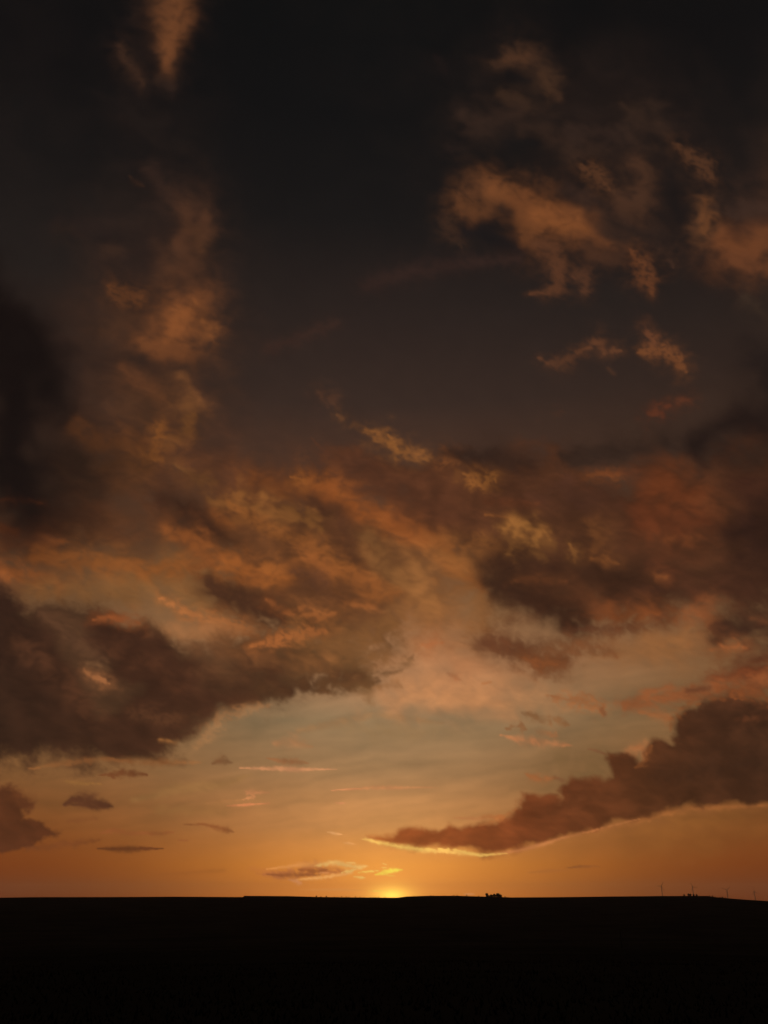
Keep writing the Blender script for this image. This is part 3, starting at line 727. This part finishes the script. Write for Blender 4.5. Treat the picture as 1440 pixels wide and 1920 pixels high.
# the ring nearest the ridge follows its crest exactly
RD = ridge_dist(np.degrees(A_[0])); 
for j in range(len(azs)):
    i = int(np.argmin(np.abs(rs - RD[j]))); R_[i, j] = RD[j]
X_, Y_ = R_ * np.sin(A_), R_ * np.cos(A_)
Z_ = ground_z(X_, Y_)
m_ground = material('dry_grassland', (.06, .063, .05), .95, ((.10, .094, .074), .012))
nt = m_ground.node_tree; b = nt.nodes['Principled BSDF']
n2 = nt.nodes.new('ShaderNodeTexNoise'); n2.inputs['Scale'].default_value = 3.; n2.inputs['Detail'].default_value = 8
bp = nt.nodes.new('ShaderNodeBump'); bp.inputs['Distance'].default_value = .15; bp.inputs['Strength'].default_value = .6
nt.links.new(nt.nodes['Texture Coordinate'].outputs['Object'], n2.inputs['Vector']); nt.links.new(n2.outputs['Fac'], bp.inputs['Height']); nt.links.new(bp.outputs[0], b.inputs['Normal'])
ground = grid_obj('ground', np.stack([X_, Y_, Z_], -1), m_ground, closed=True)
tag(ground, 'dark grassland falling to a valley and rising to a low ridge', None, None, 'structure')

def gz(x, y): return float(ground_z(np.array([float(x)]), np.array([float(y)]))[0])
def bearing(u):
    """azimuth (radians) of the horizon point u"""
    return R(float(angles(np.array([float(u)]), np.array([1682.]))[1][0]))
def on_bearing(u, dist):
    a = bearing(u); x, y = dist * math.sin(a), dist * math.cos(a)
    return x, y, gz(x, y)
def on_crest(u, back_=0.):
    a = bearing(u); return on_bearing(u, float(ridge_dist(math.degrees(a))) - back_)
PX = 1 / FOC * math.cos(R(24.75)) ** 2        # radians per unit of v at the horizon

# ---------------------------------------------------------------- trees and bushes on the crest
m_bark = material('bark', (.05, .038, .028)); m_leaf = material('leaves', (.035, .05, .02), .8, ((.06, .075, .03), .6))
def tube(verts, faces, pts, n=7):
    """tapered tube along pts = [(x,y,z,r)...]"""
    base = len(verts)
    for x, y, z, r in pts:
        for k in range(n): verts.append((x + r * math.cos(2 * math.pi * k / n), y + r * math.sin(2 * math.pi * k / n), z))
    for i in range(len(pts) - 1):
        for k in range(n):
            a, b2 = base + i * n + k, base + i * n + (k + 1) % n
            faces.append((a, b2, b2 + n, a + n))
    faces.append(tuple(base + k for k in range(n))[::-1]); faces.append(tuple(base + (len(pts) - 1) * n + k for k in range(n)))
def leaf_cloud(rx, ry, z0, z1, lobes, n, size):
    """leaf clumps through a crown of several lobes"""
    vs_, fs = [], []
    L_ = [(0, 0, z0 + .5 * (z1 - z0), .75), (0, 0, z0 + .3 * (z1 - z0), .7)] + [(random.uniform(-.5, .5) * rx, random.uniform(-.5, .5) * ry, random.uniform(z0 + .3 * (z1 - z0), z0 + .75 * (z1 - z0)), random.uniform(.42, .62)) for _ in range(lobes)]
    while len(fs) < n:
        lx, ly, lz, lr = random.choice(L_)
        d = Vector((random.gauss(0, 1), random.gauss(0, 1), random.gauss(0, 1))).normalized() * random.random() ** .45
        p = Vector((lx + d.x * rx * lr, ly + d.y * ry * lr, lz + d.z * (z1 - z0) * lr * .8))
        if not z0 <= p.z <= z1: continue
        a = Vector((random.gauss(0, 1), random.gauss(0, 1), random.gauss(0, 1))).normalized(); b2 = a.orthogonal().normalized()
        s = size * random.uniform(.6, 1.3); k = len(vs_)
        vs_ += [p + a * s, p + b2 * s * .7, p - a * s, p - b2 * s * .7]; fs.append((k, k + 1, k + 2, k + 3))
    return vs_, fs
def tree(u, h, w, label, group, back_=0., lean=0.):
    x, y, z = on_crest(u, back_)
    e = bpy.data.objects.new('tree', None); scene.collection.objects.link(e); e.location = (x, y, z - .2)
    tag(e, label, 'tree', group)
    v, f = [], []
    tube(v, f, [(0, 0, 0, h * .035), (lean * .2, 0, h * .25, h * .025), (lean * .5, .1, h * .5, h * .018), (lean, 0, h * .8, h * .006)])
    for k in range(5):
        a = k * 1.26 + random.random(); zz = h * random.uniform(.28, .5); q = w * random.uniform(.22, .36)
        tube(v, f, [(lean * .3, 0, zz, h * .012), (math.cos(a) * q * .5, math.sin(a) * q * .5, zz + h * .12, h * .008), (math.cos(a) * q, math.sin(a) * q, zz + h * .24, h * .003)], 5)
    mesh_obj('trunk', v, f, m_bark, e)
    v, f = leaf_cloud(w / 1.8, w / 1.8, -h * .02, h, 8, 1800, h * .075)
    mesh_obj('crown', v, f, m_leaf, e)
    return e
G1 = 'trees of the clump on the crest'
tree(913, 13, 11, 'round tree at the left end of the dark clump on the ridge', G1)
tree(920.5, 9, 13, 'low tree between the two taller crowns of the ridge clump', G1)
tree(927, 11.5, 12, 'slim tree left of the tallest crown in the ridge clump', G1, lean=.6)
tree(933.5, 14, 15, 'tallest broad tree near the right end of the ridge clump', G1)
tree(939, 9.5, 12, 'last tree at the right end of the ridge clump', G1, lean=-.5)
G2 = 'trees near the second wind turbine'
tree(1283.5, 6, 7, 'small lone tree on the crest left of the second turbine', G2)
tree(1292, 8, 8, 'larger tree close to the left of the second turbine tower', G2)
tree(1295.5, 7, 6, 'tree just left of the second turbine tower', G2)
tree(1301, 6, 8, 'low tree at the foot of the second turbine tower', G2)
tree(1306.5, 6, 7, 'small tree just right of the second turbine tower', G2)

ORD = 'first second third fourth fifth sixth seventh eighth ninth tenth eleventh twelfth thirteenth fourteenth fifteenth last'.split()
def bush(u, h, w, label, group):
    x, y, z = on_crest(u)
    v, f = leaf_cloud(w / 2, w / 2, -.3, h, 4, 420, h * .13)
    tube(v, f, [(0, 0, -.5, h * .05), (0, 0, h * .5, h * .03)], 5)
    o = mesh_obj('bush', v, f, m_leaf); o.location = (x, y, z)
    tag(o, label, 'bush', group)
G3 = 'bushes of the hedge left of the sunset'
for i, u_ in enumerate([592, 603, 612, 626, 634, 640, 649, 655, 668, 675, 682, 694, 700, 703, 711, 722]):
    bush(u_ + random.uniform(-1.5, 1.5), random.uniform(2., 4.2), random.uniform(3.5, 7), ORD[i] + ' dark bush from the left in the hedge on the crest left of the sunset', G3)
G4 = 'low bushes on the rise right of the sunset'
for i, (u_, h_) in enumerate(((776, 1.8), (808, 2.6), (813, 2.4), (833, 1.6), (851, 3.0), (857, 3.6), (866, 2.0))):
    bush(u_, h_, h_ * 1.8, ORD[i] + ' low bush from the left on the rounded rise right of the sunset', G4)
bush(875.5, 4.6, 5, 'rounded bush standing alone left of the clump of trees', None)
bush(898, 2.8, 5, 'low bush close to the left of the clump of trees', None)
bush(916.5, 6, 9, 'low undergrowth between the leftmost tree and the middle of the ridge clump', None)
bush(923.5, 7, 10, 'undergrowth below the middle trees of the ridge clump', None)
bush(930.5, 8, 11, 'dense undergrowth under the tallest tree of the ridge clump', None)
bush(936.5, 7, 10, 'undergrowth closing the right part of the ridge clump', None)
bush(947, 3.2, 6, 'low bush just right of the clump of trees', None)
G5 = 'bushes on the slope between the second and third turbine'
for i, (u_, h_) in enumerate(((1331, 3.4), (1336.5, 4.4), (1341, 2.8), (1349, 2.4), (1354.5, 4.0), (1360, 2.4))):
    bush(u_, h_, h_ * 1.7, ORD[i] + ' low bush from the left where the ridge falls away before the third turbine', G5)

# ---------------------------------------------------------------- wind turbines beyond the ridge
m_white = material('turbine_white', (.14, .14, .14), .6)
def blade_mesh():
    v, f = [], []
    prof = [(0, .9, .9), (1.5, .9, .9), (5, 1.1, .6), (9, 1.2, .4), (18, .85, .26), (27, .6, .16), (34, .35, .08), (35.5, .15, .04)]
    for z, c, t in prof:
        for k in range(8):
            a = 2 * math.pi * k / 8; tw = R(18) * (1 - z / 36)
            px, py = math.cos(a) * c + (.35 * c if z > 3 else 0), math.sin(a) * t
            v.append((px * math.cos(tw) - py * math.sin(tw), px * math.sin(tw) + py * math.cos(tw), z))
    for i in range(len(prof) - 1):
        for k in range(8): a, b2 = i * 8 + k, i * 8 + (k + 1) % 8; f.append((a, b2, b2 + 8, a + 8))
    f.append(tuple(range(8))[::-1]); f.append(tuple(range(len(v) - 8, len(v))))
    me = bpy.data.meshes.new('blade'); me.from_pydata(v, [], f); me.materials.append(m_white); return me
BLADE = blade_mesh()
def turbine(u, v_hub, dist, spin, face, label):
    x, y, z = on_bearing(u, dist)
    e_hub = float(angles(np.array([float(u)]), np.array([float(v_hub)]))[0][0])
    H = EYE + dist * math.tan(R(e_hub)) - z
    e = bpy.data.objects.new('wind_turbine', None); scene.collection.objects.link(e); e.location = (x, y, z); e.rotation_euler = (0, 0, R(face))
    tag(e, label, 'wind turbine', 'wind turbines along the right of the ridge')
    v, f = [], []; tube(v, f, [(0, 0, -1, 2.6), (0, 0, H * .3, 2.2), (0, 0, H * .7, 1.8), (0, 0, H - 1.6, 1.4)], 20)
    mesh_obj('tower', v, f, m_white, e, True)
    bm = bmesh.new(); bmesh.ops.create_cube(bm, size=1)
    bmesh.ops.scale(bm, vec=(3.4, 9.5, 3.4), verts=bm.verts); bmesh.ops.translate(bm, vec=(0, 1.6, H), verts=bm.verts)
    for w in bm.verts:
        if w.co.y > 5: w.co.x *= .7; w.co.z = H + (w.co.z - H) * .7
    bmesh.ops.bevel(bm, geom=bm.edges[:], offset=.5, segments=2, affect='EDGES')
    me = bpy.data.meshes.new('nacelle'); bm.to_mesh(me); bm.free(); me.materials.append(m_white)
    o = bpy.data.objects.new('nacelle', me); scene.collection.objects.link(o); o.parent = e
    bm = bmesh.new(); bmesh.ops.create_uvsphere(bm, u_segments=16, v_segments=10, radius=1.7)
    for w in bm.verts: w.co.y *= 1.5
    me = bpy.data.meshes.new('hub'); bm.to_mesh(me); bm.free(); me.materials.append(m_white)
    hub = bpy.data.objects.new('hub', me); scene.collection.objects.link(hub); hub.parent = e; hub.location = (0, -4.6, H); hub.rotation_euler = (0, R(spin), 0)
    for k in range(3):
        b2 = bpy.data.objects.new('blade', BLADE); scene.collection.objects.link(b2); b2.parent = hub; b2.rotation_euler = (0, R(120 * k), 0)
turbine(1242.5, 1661.5, 6100, 30, -14, 'first wind turbine from the left, on the flat crest left of the small trees')
turbine(1301, 1663, 6400, -25, 12, 'second wind turbine, its tower rising from among the small trees')
turbine(1364.5, 1668.5, 6500, 50, -10, 'third wind turbine, above the sloping part of the ridge')
turbine(1415.5, 1672, 6700, -10, 20, 'fourth wind turbine, closest to the right edge of the picture')

# ---------------------------------------------------------------- the pole in the valley
m_wood = material('weathered_wood', (.09, .07, .055), .9, ((.05, .04, .03), 4.))
r_ = 480.
x, y, z = on_bearing(1156, r_)
e = bpy.data.objects.new('utility_pole', None); scene.collection.objects.link(e); e.location = (x, y, z)
tag(e, 'thin dark pole standing on the near slope against the far side of the valley', 'pole')
v, f = [], []; tube(v, f, [(0, 0, -.5, .17), (0, 0, 4, .15), (0, 0, 8.2, .11)], 12); mesh_obj('post', v, f, m_wood, e, True)
v = [(sx * .7, sy * .06 - .17, 7.6 + sz * .06) for sx in (-1, 1) for sy in (-1, 1) for sz in (-1, 1)]
mesh_obj('crossarm', v, [(0, 1, 3, 2), (4, 6, 7, 5), (0, 4, 5, 1), (2, 3, 7, 6), (0, 2, 6, 4), (1, 5, 7, 3)], m_wood, e)

# ---------------------------------------------------------------- grass on the near slope
n = 40000
rr = 6 + 200 * rng.random(n) ** 1.8; aa = R(-45) + R(90) * rng.random(n)
gx, gy = rr * np.sin(aa), rr * np.cos(aa); g0 = ground_z(gx, gy) - .03
hh = .06 + .16 * rng.random(n); ww = .02 + .03 * rng.random(n); th = rng.random(n) * 6.283; le = (rng.random((n, 2)) - .5) * .25
Vg = np.zeros((n, 3, 3))
Vg[:, 0] = np.stack([gx - ww * np.cos(th), gy - ww * np.sin(th), g0], -1)
Vg[:, 1] = np.stack([gx + ww * np.cos(th), gy + ww * np.sin(th), g0], -1)
Vg[:, 2] = np.stack([gx + le[:, 0], gy + le[:, 1], g0 + hh], -1)
m_grass = material('grass', (.022, .025, .016), .95)
grass = raw_obj('grass', Vg.reshape(-1, 3), np.arange(3 * n).reshape(-1, 3), m_grass, False)
tag(grass, 'dark rough grass on the slope in front', 'grass', None, 'stuff')

# ---------------------------------------------------------------- the evening haze in the valley
lo, hi = Vector((-8800, -8800, -110)), Vector((8800, 8800, 112))
v = [(x, y, z) for x in (lo.x, hi.x) for y in (lo.y, hi.y) for z in (lo.z, hi.z)]
m_haze = bpy.data.materials.new('haze'); m_haze.use_nodes = True; nt = m_haze.node_tree; nt.nodes.clear()
pv = nt.nodes.new('ShaderNodeVolumePrincipled'); pv.inputs['Color'].default_value = (.78, .84, .95, 1); pv.inputs['Density'].default_value = HAZE
pv.inputs['Density Attribute'].default_value = ''
o_ = nt.nodes.new('ShaderNodeOutputMaterial'); nt.links.new(pv.outputs[0], o_.inputs['Volume'])
haze = mesh_obj('haze', v, [(0, 1, 3, 2), (4, 6, 7, 5), (0, 4, 5, 1), (2, 3, 7, 6), (0, 2, 6, 4), (1, 5, 7, 3)], m_haze)
tag(haze, 'thin evening haze filling the valley', 'haze', None, 'stuff')
